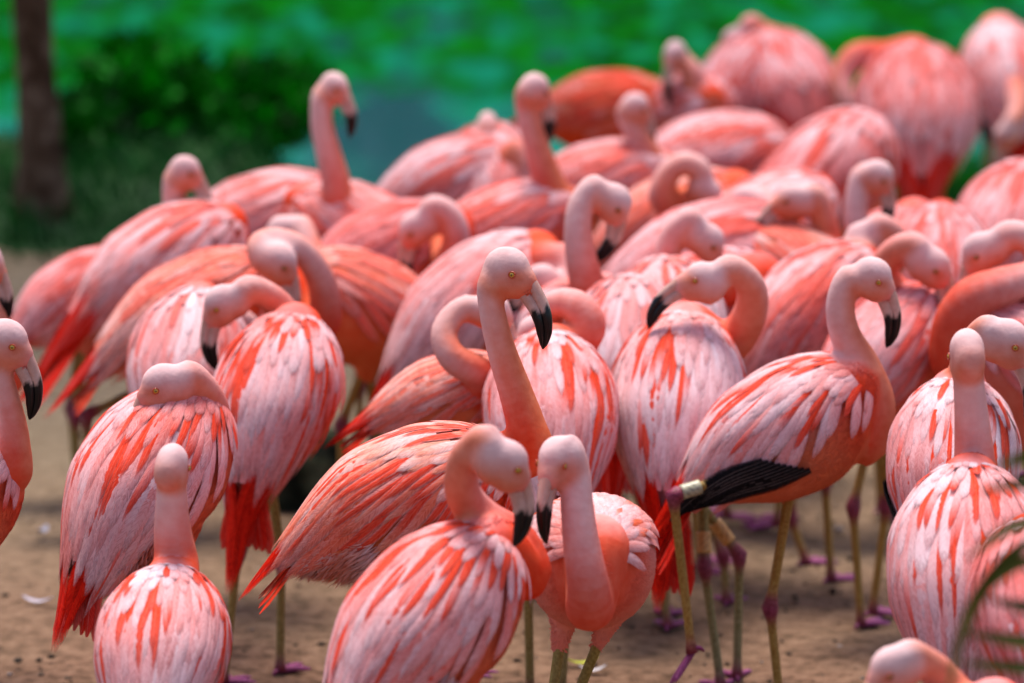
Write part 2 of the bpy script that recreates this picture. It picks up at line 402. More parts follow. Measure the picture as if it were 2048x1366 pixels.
def trunk():
    b = at_z(85, 462, 0); d = b[1]; s = FPX / (d / CP)
    root = tag(empty('tree', (b[0], b[1], -.05)), 'brown tree trunk with a flared base at the water side', 'tree')
    pts = [(.02, 0, 0), (0, 0, .12), (-.005, .0, .35), (-.02, .02, .7), (-.03, .03, 1.2), (.02, .05, 2.2), (.06, .05, 3.4), (.1, .1, 4.6)]
    P = spline(pts, 60); t = np.linspace(0, 1, 60)
    r = np.interp(t, [0, .02, .05, .12, .3, 1], [.115, .095, .072, .058, .068, .05])
    v, f = tube(P, r, 20)
    rng = np.random.RandomState(2)
    a = np.arange(len(v)) % 20; h = v[:, 2]
    v[:, :2] *= (1 + .10 * np.sin(a * 1.57 + h * 2) * np.exp(-h * 3) + .05 * np.sin(a * 2.2 + h * 7))[:, None]
    mb = MB(); mb.add(v, f, (.10, .056, .034))
    for (z0, dx, dy, L) in ((3.2, -.7, .2, 1.4), (3.6, .8, .3, 1.3), (4.0, .1, -.8, 1.2), (4.2, -.3, .8, 1.3)):
        p0 = np.array([np.interp(z0, P[:, 2], P[:, 0]), np.interp(z0, P[:, 2], P[:, 1]), z0])
        vv, ff = tube(spline([p0, p0 + np.array([dx*.5, dy*.5, .3])*L, p0 + np.array([dx, dy, .75])*L], 12), np.linspace(.035, .01, 12), 8); mb.add(vv, ff, (.052, .03, .022))
    mb.build('trunk', M_bark, root)
    rng = np.random.RandomState(4); n = 3500; pos = []
    for i in range(n):
        q = nrm(rng.normal(0, 1, 3)) * rng.uniform(.5, 1) * np.array([1.7, 1.6, .9]); pos.append(q + np.array([.1, .1, 5.0]))
    leaf_cloud(n, pos, .13, lambda i: lerp((.01, .05, .008), (.03, .12, .02), rng.rand()), rng).build('crown', M_leaf, root, smooth=False)
trunk()

def far_wood():
    rng = np.random.RandomState(9); n = 9000
    pos = np.stack([rng.uniform(-22, 22, n), 39 + rng.uniform(-.6, 2.5, n), np.zeros(n)], 1)
    top = 5.2 + 1.2 * np.sin(pos[:, 0] * .7) + .8 * np.sin(pos[:, 0] * 1.9 + 1)
    pos[:, 2] = -.1 + rng.rand(n) ** .8 * top
    mb = leaf_cloud(n, pos, .55, lambda i: lerp((.004, .06, .004), (.03, .24, .012), rng.rand()), rng)
    tag(mb.build('far_wood', M_leaf, smooth=False), kind='stuff')
far_wood()

def boulder(px, py, wpx, hpx, d, label, c0, c1, seed, name='rock'):
    b = at_z(px, py, 0) if d is None else at_y(px, py, d); s = FPX * CP / b[1]
    v, f = ellipsoid((0, 0, 0), (1, 1, 1), np.eye(3), 20, 30)
    rng = np.random.RandomState(seed); q = np.zeros(len(v))
    for k in range(14):
        q += .05 * np.sin(v @ rng.normal(0, 2.6, 3) + rng.rand() * 6)
    v = v * (1 + q)[:, None]
    v = np.sign(v) * np.abs(v) ** .85
    v = v * np.array([wpx / 2 / s, wpx / 2.6 / s, hpx / s * .62]) + np.array([0, 0, hpx / s * .4])
    col = mixc(c0, c1, smoothstep(-.1, .1, q))
    tag(mesh(name, v, f, M_rock, None, col, None, True, (b[0], b[1], 0)), label, 'rock')
boulder(615, 1010, 190, 150, None, 'dark mossy boulder behind the legs of the second row', (.018, .022, .014), (.05, .055, .03), 3)

# small litter on the sand
def gravel():
    rng = np.random.RandomState(21); mb = MB()
    for i in range(1300):
        y = rng.uniform(9.2, 16.3); x = rng.uniform(-.105, .105) * y; s = abs(rng.normal(.004, .003)) + .0022
        v, f = ellipsoid((0, 0, 0), (s, s * rng.uniform(.6, 1), s * .6), np.eye(3), 3, 5)
        v = v * rng.uniform(.75, 1.2, (len(v), 1)) + np.array([x, y, .006])
        c = rng.rand(); col = (.05, .035, .025) if c < .6 else ((.16, .11, .08) if c < .9 else (.35, .30, .27))
        mb.add(v, f, np.array(col) * rng.uniform(.7, 1.3))
    tag(mb.build('gravel', M_rock), kind='stuff')
gravel()

# ------------------------------------------------------------------ FLAMINGO
RT = curve([(0, 0), (.03, .034), (.08, .06), (.2, .092), (.4, .112), (.6, .104), (.8, .074), (.95, .042), (1, .012)])
RB = curve([(0, 0), (.03, .042), (.08, .072), (.2, .110), (.4, .135), (.6, .125), (.8, .080), (.95, .034), (1, .010)])
RW = curve([(0, 0), (.03, .036), (.08, .060), (.2, .098), (.4, .124), (.6, .116), (.8, .078), (.95, .038), (1, .012)])
WT = curve([(0, .01), (.08, .066), (.2, .099), (.4, .119), (.6, .114), (.8, .088), (1., .052), (1.15, .030), (1.35, .010)])
WB = curve([(0, .01), (.08, .080), (.2, .116), (.4, .139), (.6, .130), (.8, .096), (1., .052), (1.15, .028), (1.35, .008)])
WW = curve([(0, .01), (.08, .068), (.2, .105), (.4, .131), (.6, .124), (.8, .092), (1., .052), (1.15, .028), (1.35, .010)])
BL = .42
def body_pt(u, th, wing=False):
    """surface point in the body frame (x forward, y left, z up); th = 0 on the back, +-pi on the belly"""
    u = np.asarray(u, float); th = np.asarray(th, float)
    rt, rb, rw = (WT(u), WB(u), WW(u)) if wing else (RT(u), RB(u), RW(u))
    c = np.cos(th)
    z = np.where(c > 0, rt, rb) * np.sign(c) * np.abs(c) ** .92
    y = rw * np.sign(np.sin(th)) * np.abs(np.sin(th)) ** .92
    z = z - .17 * np.maximum(u - .68, 0) ** 1.5 * (1 if wing else .8)
    return np.stack([BL / 2 - BL * u, y, z], -1)
def surf_n(u, th, wing=True):
    e = 1e-3
    a = body_pt(u + e, th, wing) - body_pt(u - e, th, wing); b = body_pt(u, th + e, wing) - body_pt(u, th - e, wing)
    n = np.cross(b, a); n /= np.linalg.norm(n, axis=-1, keepdims=True) + 1e-12
    s = np.sign(np.sum(n * (body_pt(u, th, wing) - (body_pt(u, 0 * th, wing) + body_pt(u, 0 * th + PI, wing)) / 2), -1, keepdims=True))
    return n * np.where(s == 0, 1, s)

RED, ORG, BLK = (.58, .010, .002), (.80, .115, .02), (.006, .006, .008)
PAL = {  # plain feather pale / middle, accent, accent chance, lower neck, upper neck, belly
    'white':  dict(pale=(.80, .53, .56), mid=(.75, .26, .25), acc=(.76, .042, .006), p=.17, nl=(.74, .090, .036), nu=(.75, .31, .27), belly=(.74, .19, .10), e=.08),
    'pink':   dict(pale=(.78, .40, .41), mid=(.74, .18, .155), acc=(.76, .038, .005), p=.22, nl=(.74, .066, .022), nu=(.74, .275, .235), belly=(.74, .18, .085), e=.12),
    'rose':   dict(pale=(.76, .32, .33), mid=(.71, .145, .13), acc=(.70, .040, .012), p=.18, nl=(.72, .080, .036), nu=(.73, .25, .22), belly=(.71, .17, .11), e=.10),
    'orange': dict(pale=(.78, .28, .19), mid=(.75, .105, .038), acc=(.76, .034, .004), p=.42, nl=(.75, .055, .015), nu=(.74, .25, .175), belly=(.75, .19, .072), e=.42),
    'red':    dict(pale=(.80, .19, .09), mid=(.78, .075, .016), acc=(.76, .020, .003), p=.6, nl=(.75, .05, .012), nu=(.72, .25, .175), belly=(.76, .06, .012), e=.10),
    'soft':   dict(pale=(.78, .42, .42), mid=(.75, .22, .18), acc=(.75, .10, .03), p=.12, nl=(.74, .11, .055), nu=(.75, .31, .28), belly=(.76, .26, .19), e=.10),
}

def feather_geo(u0, th0, side, length, width, alpha0, alpha1, lift0, lift1, ns, nc, sc, rng, wing=True, curl=0.):
    """one feather lying on the wing surface; returns verts (body frame, unscaled), faces, uv, s"""
    u, th = u0, th0; step = length / (ns - 1); cs, nns, ts = [], [], []
    for i in range(ns):
        s = i / (ns - 1)
        p = body_pt(u, side * th, wing); n = surf_n(np.array(u), np.array(side * th), wing)
        cs.append(p + n * (lift0 + (lift1 - lift0) * (1 - (1 - s) ** 2) + curl * s * s)); nns.append(n)
        al = alpha0 + (alpha1 - alpha0) * s
        r = .5 * (float(WW(u)) + float(WT(u))) + .01
        u = u + math.cos(al) * step / BL; th = th + math.sin(al) * step / max(r, .03)
    cs = np.array(cs); nns = np.array(nns)
    T = np.gradient(cs, axis=0); T /= np.linalg.norm(T, axis=1)[:, None]
    B = np.cross(nns, T); B /= np.linalg.norm(B, axis=1)[:, None] + 1e-9
    s = np.linspace(0, 1, ns)
    hw = width * .5 * np.minimum(1, .45 + 1.6 * s) * np.where(s > .55, np.maximum(0, 1 - ((s - .55) / .452) ** 2) ** .62, 1)
    hw[-1] = width * .06
    c = np.linspace(-1, 1, nc)
    v = cs[:, None] + B[:, None] * (c[None, :, None] * hw[:, None, None]) - nns[:, None] * ((c ** 2)[None, :, None] * hw[:, None, None] * .22)
    wob = rng.normal(0, 1) * .05
    v = v + nns[:, None] * (c[None, :, None] * hw[:, None, None] * wob)
    f = [(i*nc+j, i*nc+j+1, (i+1)*nc+j+1, (i+1)*nc+j) for i in range(ns-1) for j in range(nc-1)]
    uv = np.stack([np.tile(c, ns), np.repeat(s * length / .1, nc)], 1)
    return v.reshape(-1, 3), f, uv, np.repeat(s, nc), np.tile(c, ns)

def remesh(verts, faces, vox):
    me = bpy.data.meshes.new('tmp'); me.from_pydata(verts.tolist(), [], faces)
    o = bpy.data.objects.new('tmp', me); C.objects.link(o)
    md = o.modifiers.new('r', 'REMESH'); md.mode = 'VOXEL'; md.voxel_size = vox; md.adaptivity = 0
    dg = bpy.context.evaluated_depsgraph_get(); ev = o.evaluated_get(dg); m2 = ev.to_mesh()
    v = np.zeros(len(m2.vertices) * 3); m2.vertices.foreach_get('co', v); v = v.reshape(-1, 3)
    e = np.zeros(len(m2.edges) * 2, np.int32); m2.edges.foreach_get('vertices', e); e = e.reshape(-1, 2)
    li = np.zeros(len(m2.loops), np.int32); m2.loops.foreach_get('vertex_index', li)
    ls = np.zeros(len(m2.polygons), np.int32); m2.polygons.foreach_get('loop_start', ls)
    lt = np.zeros(len(m2.polygons), np.int32); m2.polygons.foreach_get('loop_total', lt)
    f = [li[a:a + b].tolist() for a, b in zip(ls, lt)]
    ev.to_mesh_clear(); bpy.data.objects.remove(o); bpy.data.meshes.remove(me)
    return v, f, e
def relax(v, e, it, k=.5):
    n = len(v); deg = np.bincount(e.ravel(), minlength=n)[:, None] + 1e-9
    for _ in range(it):
        a = np.stack([np.bincount(e[:, 0], v[e[:, 1], i], n) + np.bincount(e[:, 1], v[e[:, 0], i], n) for i in range(3)], 1) / deg
        v = v + k * (a - v)
    return v

def rotz(a): c, s = math.cos(a), math.sin(a); return np.array([[c, -s, 0], [s, c, 0], [0, 0, 1.]])
def roty(a): c, s = math.cos(a), math.sin(a); return np.array([[c, 0, s], [0, 1, 0], [-s, 0, c]])
def rotx(a): c, s = math.cos(a), math.sin(a); return np.array([[1, 0, 0], [0, c, -s], [0, s, c]])

NECK_R = curve([(0, .082), (.12, .066), (.25, .052), (.4, .042), (.55, .036), (.7, .0315), (.85, .0285), (1, .028)])

def foot_geo(ang, mb, p, size=1., hang=False):
    c1 = np.array((.22, .025, .10)); c2 = np.array((.34, .08, .22))
    toes = []
    for a, l in ((-.55, .072), (0, .085), (.55, .072)):
        d = np.array([math.cos(ang + a), math.sin(ang + a), 0.])
        if hang: d = nrm(d * .55 + np.array([0, 0, -.85]))
        P = np.array([p + np.array([0, 0, .010]) * (0 if hang else 1), p + d * l * .5 * size + np.array([0, 0, 0 if hang else .009]), p + d * l * size + np.array([0, 0, 0 if hang else .004])])
        v, f = tube(spline(P, 7), np.array([.0075, .0072, .0068, .0064, .006, .005, .002]) * size, 7); mb.add(v, f, mixc(c1, c2, np.repeat(np.linspace(0, 1, 7), 7)))
        toes.append(P)
    for i in (0, 1):
        a, b = toes[i], toes[i + 1]; m = (a[2] + b[2]) / 2 * .62 + p * .38
        v = [a[0], a[1], a[2] * .85 + p * .15, m, b[2] * .85 + p * .15, b[1]]
        for k, dz in ((0, .001), (1, -.003)):
            vv = np.array(v) + np.array([0, 0, dz]); mb.add(vv, [(0, 1, 2, 3), (0, 3, 4, 5)] if k == 0 else [(3, 2, 1, 0), (5, 4, 3, 0)], c2)
    d = np.array([math.cos(ang + PI), math.sin(ang + PI), 0.])
    v, f = tube(np.array([p + [0, 0, .012], p + d * .018 + [0, 0, .010], p + d * .026 + [0, 0, .004]]), np.array([.006, .005, .002]) * size, 6); mb.add(v, f, c1)

def leg_geo(mb, hip, knee, ank, sc, tone, up):
    P = np.vstack([spline([hip, lerp(hip, knee, .5), knee], 16), spline([knee, lerp(knee, ank, .5), ank], 18)[1:]])
    n = len(P); L = np.concatenate([[0], np.cumsum(np.linalg.norm(np.diff(P, axis=0), axis=1))]); kd = np.abs(L - L[15])
    r = np.where(np.arange(n) < 15, np.interp(L, [0, .06, L[15]], [.014, .0105, .0098]), .0092)
    r = r + .0085 * np.exp(-(kd / .021) ** 2) + .004 * np.exp(-((L[-1] - L) / .018) ** 2)
    v, f = tube(P, r * sc, 12, up)
    kj = np.exp(-(kd / .032) ** 4); an = np.exp(-((L[-1] - L) / .03) ** 2)
    base = mixc(tone[0], tone[1], smoothstep(0, L[-1], L))
    col = mixc(base, (.20, .012, .055), np.maximum(kj, an) * .95)
    mb.add(v, f, np.repeat(col, 12, axis=0))
TONES = [((.27, .16, .025), (.25, .17, .05)), ((.30, .17, .03), (.33, .18, .035)), ((.24, .17, .03), (.22, .18, .08))]

ALL = []
def flamingo(cx, cy, yaw, pitch, label, neck, head, z=.62, sc=1., pal='pink', focus=False, hs=.8, roll=0., legs=None, ns=1., tail=1., red=1., black=0, seed=None, down=False, bands=(), puff=0, droop=0., chest=None, wt=1., uend=1.0, thigh=1., thmax=1.66):
    seed = seed if seed is not None else int(cx * 7 + cy * 13); rng = np.random.RandomState(abs(seed) % 100000)
    pal = {k: (np.array(q) * .92 if not np.isscalar(q) else q) for k, q in PAL[pal].items()}
    vr = rng.uniform(-1, 1)      # some birds are paler, some deeper in colour
    for k in ('pale', 'mid', 'nu', 'nl', 'belly'): pal[k] = pal[k] * np.array([1, .92 + .12 * vr, .90 + .13 * vr])
    cen = at_z(cx, cy, z); Y = cen[1]; base = np.array([cen[0], cen[1], 0.])
    Rm = rotz(R_(yaw)) @ roty(-R_(pitch)) @ rotx(R_(roll))
    wsc = np.array([sc, sc * wt, sc])
    toW = lambda p: (np.asarray(p) * wsc) @ Rm.T + cen
    pp = lambda q: at_y(q[0], q[1], Y + (q[2] if len(q) > 2 else 0.))
    root = empty('flamingo', base); root['seed'] = seed
    tag(root, label, 'flamingo', 'flamingos standing in the flock on the sand')
    ALL.append((label, cen))
    # ---- head frame
    hv = head[4] if len(head) > 4 else (neck[-1][2] if len(neck[-1]) > 2 else 0.)
    hc = pp((head[0], head[1], hv)); az, hp = R_(head[2]), R_(head[3]); hr = 0.
    Hm = rotz(az) @ roty(-hp) @ rotx(hr); toH = lambda p: (np.asarray(p) * hs) @ Hm.T + hc
    # ---- one continuous body: trunk, neck, head and thighs fused
    V, F, n0 = [], [], 0
    def put(v, f):
        nonlocal n0
        V.append(v); F.extend([tuple(i + n0 for i in q) for q in f]); n0 += len(v)
    us = 1 - np.cos(np.linspace(0, PI, 26)); us = us / 2; us[0] = .004; us[-1] = .998; seg = 28
    th = np.arange(seg) * 2 * PI / seg
    g = body_pt(np.repeat(us, seg), np.tile(th, len(us)))
    f = [(i*seg+j, i*seg+(j+1) % seg, (i+1)*seg+(j+1) % seg, (i+1)*seg+j) for i in range(25) for j in range(seg)]
    f.append(tuple(range(seg))[::-1]); f.append(tuple(25*seg + j for j in range(seg)))
    put(toW(g), f)
    ch = chest if chest is not None else [(.10, 0, .0), (.165, 0, .02)]
    npts = [toW(c) for c in ch] + [pp(q) for q in neck] + [toH((-.026, 0, -.02)), toH((.0, 0, .0))]
    NP = spline(npts, 70); t = np.linspace(0, 1, 70); nr = NECK_R(t) * ns * (sc * .3 + .7)
    v, f = tube(NP, nr, 14); put(v, f)
    nl = .022 * hs   # lateral thinness of the head
    for c, r in (((0, 0, .004), (.049, .034, .044)), ((.016, 0, -.020), (.043, .0315, .039)), ((.038, 0, -.026), (.0255, .0215, .031)), ((-.02, 0, -.012), (.036, .031, .038))):
        v, f = ellipsoid(c, r, np.eye(3)); put(toH(v), f)
    # legs: joints
    fw = np.array([math.cos(R_(yaw)), math.sin(R_(yaw)), 0]); lf = np.array([-fw[1], fw[0], 0])
    LG = []
    if legs is None:
        one = rng.rand() < .35
        for sgn in ((1,) if one else (1, -1)):
            hip = toW((-.02, sgn * .05, -.10)); ft = base + lf * sgn * rng.uniform(.015, .05) + fw * rng.uniform(-.03, .05)
            kn = lerp(hip, ft, .5); kn[2] = .27 * z / .62 + rng.uniform(-.01, .01); kn = kn - fw * .02
            LG.append((hip, kn, ft + np.array([0, 0, .012]), False))
    else:
        for lg in legs:   # (knee px, knee py, foot px, foot py or None, depth)
            vz = lg[4]; sgn = -1 if vz < 0 else 1
            kn = pp((lg[0], lg[1], vz)); 
            if lg[3] is None:
                ft = at_y(lg[2], 683 - FPX * math.tan(PITCH - math.atan((CAMH - .012) / (Y + vz))), Y + vz)
            else: ft = pp((lg[2], lg[3], vz))
            hip = toW((-.03, sgn * .045, -.10)) if len(lg) < 6 else pp(lg[5])
            LG.append((hip, kn, ft, lg[3] is not None))
    for (hip, kn, ft, hang) in LG:   # feathered thighs
        q = lerp(hip, kn, .34 * thigh); q0 = hip * .75 + cen * .25
        v, f = tube(np.array([q0, lerp(q0, hip, .6), hip, lerp(hip, q, .5), q]), np.array([.052, .048, .036 * thigh, .020 * thigh, .0105]) * sc, 12); put(v, f)
    V = np.vstack(V)
    v, f, e = remesh(V, F, .0056 if focus else .0088)
    v = relax(v, e, 7 if focus else 4)
    # vertex colours: by place along the neck and on the trunk
    d = np.linalg.norm(v[:, None, :] - NP[None, ::2, :], axis=2); k = d.argmin(1); tt = t[::2][k]; dd = d[np.arange(len(v)), k] / nr[::2][k]
    loc = ((v - cen) @ Rm) / wsc; ub = .5 - loc[:, 0] / BL; zb = loc[:, 2]
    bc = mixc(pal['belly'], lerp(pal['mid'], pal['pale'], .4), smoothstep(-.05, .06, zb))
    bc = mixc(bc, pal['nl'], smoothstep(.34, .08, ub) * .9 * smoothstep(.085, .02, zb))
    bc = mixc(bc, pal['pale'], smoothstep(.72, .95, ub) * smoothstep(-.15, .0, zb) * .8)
    nc_ = mixc(pal['nl'], pal['nu'], smoothstep(.27, .72, tt)); nc_ = mixc(nc_, lerp(pal['nu'], (.62, .42, .40), .45), smoothstep(.6, .85, tt))
    # paler nape, deeper orange throat (top light and underside shade painted in, following the neck's frame)
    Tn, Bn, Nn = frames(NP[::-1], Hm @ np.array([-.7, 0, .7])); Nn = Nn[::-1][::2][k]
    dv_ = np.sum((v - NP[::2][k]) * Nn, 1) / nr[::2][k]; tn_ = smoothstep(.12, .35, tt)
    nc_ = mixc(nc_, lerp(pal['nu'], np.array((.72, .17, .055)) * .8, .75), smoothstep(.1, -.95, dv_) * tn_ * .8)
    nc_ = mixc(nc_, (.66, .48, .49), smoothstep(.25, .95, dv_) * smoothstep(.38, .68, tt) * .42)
    wn_ = smoothstep(1.55, 1.0, dd) * smoothstep(.02, .16, tt)
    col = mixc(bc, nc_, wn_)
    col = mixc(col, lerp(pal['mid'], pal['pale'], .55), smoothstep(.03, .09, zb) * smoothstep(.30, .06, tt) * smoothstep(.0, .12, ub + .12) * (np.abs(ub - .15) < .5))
    hl = (v - hc) @ Hm / hs; hd = np.linalg.norm(hl, axis=1)
    hw_ = smoothstep(.075, .05, hd)
    hcol = mixc(lerp(pal['nu'], (.58, .14, .055), .7), lerp(pal['nu'], (.66, .46, .46), .8), smoothstep(-.045, .035, hl[:, 2]))  # pale crown, orange chin: light from above put into the head colour
    lore = np.exp(-(((hl[:, 0] - .031) / .018) ** 2 + ((hl[:, 2] + .008) / .014) ** 2))
    hcol = mixc(hcol, (.56, .12, .05), lore * .8)
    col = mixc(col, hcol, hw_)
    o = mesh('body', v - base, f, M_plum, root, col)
    # ---- short down on trunk, neck and head (real tiny vanes)
    if down:
        mb = MB(); nn = np.zeros_like(v)
        fa = np.array([q[:3] for q in f]); fn = np.cross(v[fa[:, 1]] - v[fa[:, 0]], v[fa[:, 2]] - v[fa[:, 0]])
        for i in range(3): np.add.at(nn, fa[:, i], fn)
        nn /= np.linalg.norm(nn, axis=1)[:, None] + 1e-12
        nt_ = np.gradient(NP, axis=0); nt_ /= np.linalg.norm(nt_, axis=1)[:, None]
        flow = np.where((wn_ > .4)[:, None], -nt_[::2][k], -(Rm @ np.array([1, 0, 0]))[None] + np.array([0, 0, -.3]))
        idx = rng.permutation(len(v))[:int(len(v) * .75)]; isn0 = (wn_[idx] > .4) | (hw_[idx] > .3); idx = idx[~isn0]
        p = v[idx]; n = nn[idx]; fl = flow[idx] + rng.normal(0, .35, (len(idx), 3)); fl = fl - n * np.sum(fl * n, 1)[:, None]; fl /= np.linalg.norm(fl, axis=1)[:, None] + 1e-9
        sd_ = np.cross(n, fl); isn = (wn_[idx] > .4) | (hw_[idx] > .3)
        ln = np.where(isn, .0060, .013) * rng.uniform(.6, 1.3, len(idx)); wd = np.where(isn, .0010, .0026) * rng.uniform(.7, 1.2, len(idx))
        tilt = np.where(isn, .12, .05)
        a = p - n * .001; tip = p + fl * ln[:, None] + n * (ln * tilt)[:, None]; mid = p + fl * (ln * .55)[:, None] + n * (ln * tilt * .75)[:, None]
        vv = np.stack([a, mid + sd_ * wd[:, None], tip, mid - sd_ * wd[:, None]], 1).reshape(-1, 3)
        ff = (np.arange(len(idx))[:, None] * 4 + np.array([0, 1, 2, 3])).tolist()
        cc = np.clip(np.repeat(col[idx] * rng.uniform(.96, 1.05, (len(idx), 1)), 4, axis=0), 0, .9)
        tag(mesh('down', vv - base, ff, M_down, root, cc, None, False), kind='stuff')
    # ---- bill: upper and lower half, pale base and black tip
    bp = spline([(.036, 0, -.030), (.050, 0, -.052), (.062, 0, -.075), (.069, 0, -.103), (.069, 0, -.131), (.0645, 0, -.156)], 30)
    s = np.linspace(0, 1, 30); hdp = np.interp(s, [0, .25, .5, .75, .92, 1], [.0265, .0235, .0205, .0160, .0085, .0015]); hw2 = np.interp(s, [0, .3, .55, .8, 1], [.0165, .0135, .0135, .0095, .002])
    T, B, Nn = frames(bp, (1, 0, .6))
    bl = rng.uniform(.40, .46)
    def half(off, dep, wid, jag):
        P = bp + Nn * (hdp * off)[:, None]
        v, f = tube(P, hdp * dep, 14, (1, 0, .6), hw2 * wid)
        a = np.tile(np.arange(14), 30); sr = np.repeat(s, 14)
        bk = smoothstep(bl - .03, bl + .03, sr + jag * .05 * np.sin(a * 1.3))
        c = mixc(mixc((.46, .22, .17), (.50, .29, .24), smoothstep(0, .4, sr)), (.0035, .0035, .0045), bk)
        m = MB(); m.add(toH(v), f, c); return m
    ub_ = half(.50, .50, .86, 1).build('bill', M_bill, root, base)
    half(-.34, .64, 1.0, -1).build('lower_bill', M_bill, ub_, base)
    # ---- eyes
    for sg in (1, -1):
        m = MB(); ec = np.array([.0225, sg * .0300, -.004]); v, f = ellipsoid((0, 0, 0), (.0053, .0041, .0053), np.eye(3), 10, 16)
        rr = np.sqrt(v[:, 0] ** 2 + v[:, 2] ** 2); c = mixc((.006, .005, .004), (.50, .27, .02) if focus else (.30, .13, .03), smoothstep(.0017, .0025, rr)); 
        m.add(toH(v + ec), f, c)
        a = np.arange(17) * 2 * PI / 16; ring = np.stack([np.cos(a) * .0064, np.zeros(17), np.sin(a) * .0060], 1) + ec + np.array([0, sg * .0010, 0])
        v, f = tube(ring, .0016, 6, (0, 1, 0)); m.add(toH(v), f, (.45, .07, .02))
        m.build('eye', M_eye, root, base)
    # ---- wings
    nsq, ncq = (9, 5) if focus else (6, 3)
    rows = 11 if focus else 9
    for sg in (1, -1):
        # wing body under the feathers
        uu = np.linspace(.10, 1.02, 14); tq = np.linspace(.04, 1.5, 8)
        gi = body_pt(np.repeat(uu, 8), sg * np.tile(tq, 14) * np.repeat(np.interp(uu, [.1, .4, 1.02], [.8, 1, .75]), 8), True)
        f = [(i*8+j, i*8+j+1, (i+1)*8+j+1, (i+1)*8+j) for i in range(13) for j in range(7)]
        wing = mesh('wing', toW(gi) - base, f, M_plum, root, np.tile(lerp(pal['mid'], pal['pale'], .45), (len(gi), 1)))
        jobs = []
        ph = rng.uniform(0, 6.3, 4)
        # dark flight feathers and red coverts showing below and behind
        if black:
            for k in range(9):
                jobs.append(('b', .43 + .020 * k, 2.02 - .052 * k, .205 + .002 * k, .032, -.07, -.10, .0095 + .0005 * k, .0115 + .0005 * k, BLK))
        for k in range(7):
            q = k / 6; jobs.append(('r', .58 + .06 * k, 1.42 - .17 * k, (.21 - .004 * k) * (.45 + .55 * min(red, 1.6)), .036, .03, -.06, .0004, .0022, RED))
        for r_ in range(rows):
            q = r_ / (rows - 1)
            u0 = .015 + .585 * q ** .95
            ncol = (10 if focus else 7)
            ln = .052 + .125 * float(smoothstep(.05, .7, q)); wd = .0225 + .0075 * q
            for c_ in range(ncol):
                x = (c_ + .5 * (r_ % 2) + rng.uniform(-.25, .25)) / ncol
                th0 = max(.015, -.02 + x * (thmax - .42 * q))
                a0 = .05 + .78 * x * (1 - .6 * q) + rng.normal(0, .06) + droop * x; a1 = a0 * .6 + rng.normal(0, .06)
                L_ = min(ln * rng.uniform(.82, 1.2) * (1 + .30 * x), (uend + .16 * rng.rand() ** 1.5 + .05 * x - u0) * BL); W_ = wd * rng.uniform(.8, 1.15)
                fld = math.sin(u0 * 9 + ph[0]) * math.sin(th0 * 3.2 + ph[1]) + .6 * math.sin(u0 * 17 + th0 * 5 + ph[2])
                fl2 = .5 + .5 * math.sin(u0 * 7 + th0 * 2.3 + ph[3])
                acc = rng.rand() < pal['p'] * (1.9 if .08 < q < .66 else .3) * (1.8 if fld > 0 else .25) * (1 if focus else .8)
                if acc and not focus:
                    W_ *= .8; a_ = lerp(pal['acc'], pal['mid'], rng.uniform(.2, .6)); cr, ct = (a_, lerp(a_, pal['pale'], rng.uniform(0, .5)))
                elif acc:
                    kind = rng.rand(); W_ *= .66
                    cr, ct = (pal['acc'], lerp(pal['acc'], pal['mid'], .2)) if kind < .55 else (lerp(pal['mid'], pal['pale'], .5), pal['acc']) if kind < .85 else (pal['acc'], pal['pale'])
                else:
                    w_ = np.clip(.05 + 1.0 * fl2 + rng.normal(0, .16) - .30 * x, 0, 1); m_ = lerp(pal['mid'], pal['pale'], w_)  # deeper tone down the flank: overhead shading put into the feather colour
                    p_ = lerp(m_, lerp(pal['pale'], (.70, .60, .64), .6), rng.uniform(.1, .45) + .4 * fl2 * (1 - .5 * x))
                    cr, ct = (m_, p_) if rng.rand() < .7 else (p_, m_)
                jobs.append(('c', u0 + rng.uniform(-.016, .016), th0, L_, W_, a0, a1, .0012 + .0022 * (1 - q), .0052 + rng.uniform(0, .0016), (cr, ct)))
        allm = MB()
        for jb in jobs:
            kd_, u0, t0, L_, W_, a0, a1, l0, l1, cc = jb
            v, f, uv, sv, cv = feather_geo(u0, t0, sg, L_, W_, a0, a1, l0, l1, nsq, ncq, sc, rng, True)
            if kd_ == 'c':
                col = mixc(cc[0], cc[1], smoothstep(.35, .95, sv)); col = col * rng.uniform(.93, 1.05)
                col = mixc(col, (.64, .44, .42), np.abs(cv) ** 2.5 * pal['e'])
            else: col = np.tile(np.array(cc) * rng.uniform(.8, 1.15), (len(v), 1))
            if focus:
                mesh('feather', toW(v) - base, f, M_feath, wing, np.hstack([np.clip(col, 0, .9), 1 - .85 * smoothstep(.80, 1, sv)[:, None] * (kd_ != 'b')]), uv)
            else: allm.add(toW(v), f, np.hstack([np.clip(col, 0, .9), 1 - .85 * smoothstep(.75, 1, sv)[:, None]]), uv)
        if not focus:
            tag(allm.build('feathers', M_feath, wing, base), kind='stuff')
    # ---- tail
    tl = mesh('tail', *(lambda vf: (toW(vf[0]) - base, vf[1]))(tube(np.array([(-.13, 0, 0), (-.18, 0, -.022), (-.225, 0, -.050)]), np.array([.05, .034, .012]), 12)), M_plum, root, np.tile(lerp(pal['mid'], pal['pale'], .5), (36, 1)))
    allm = MB()
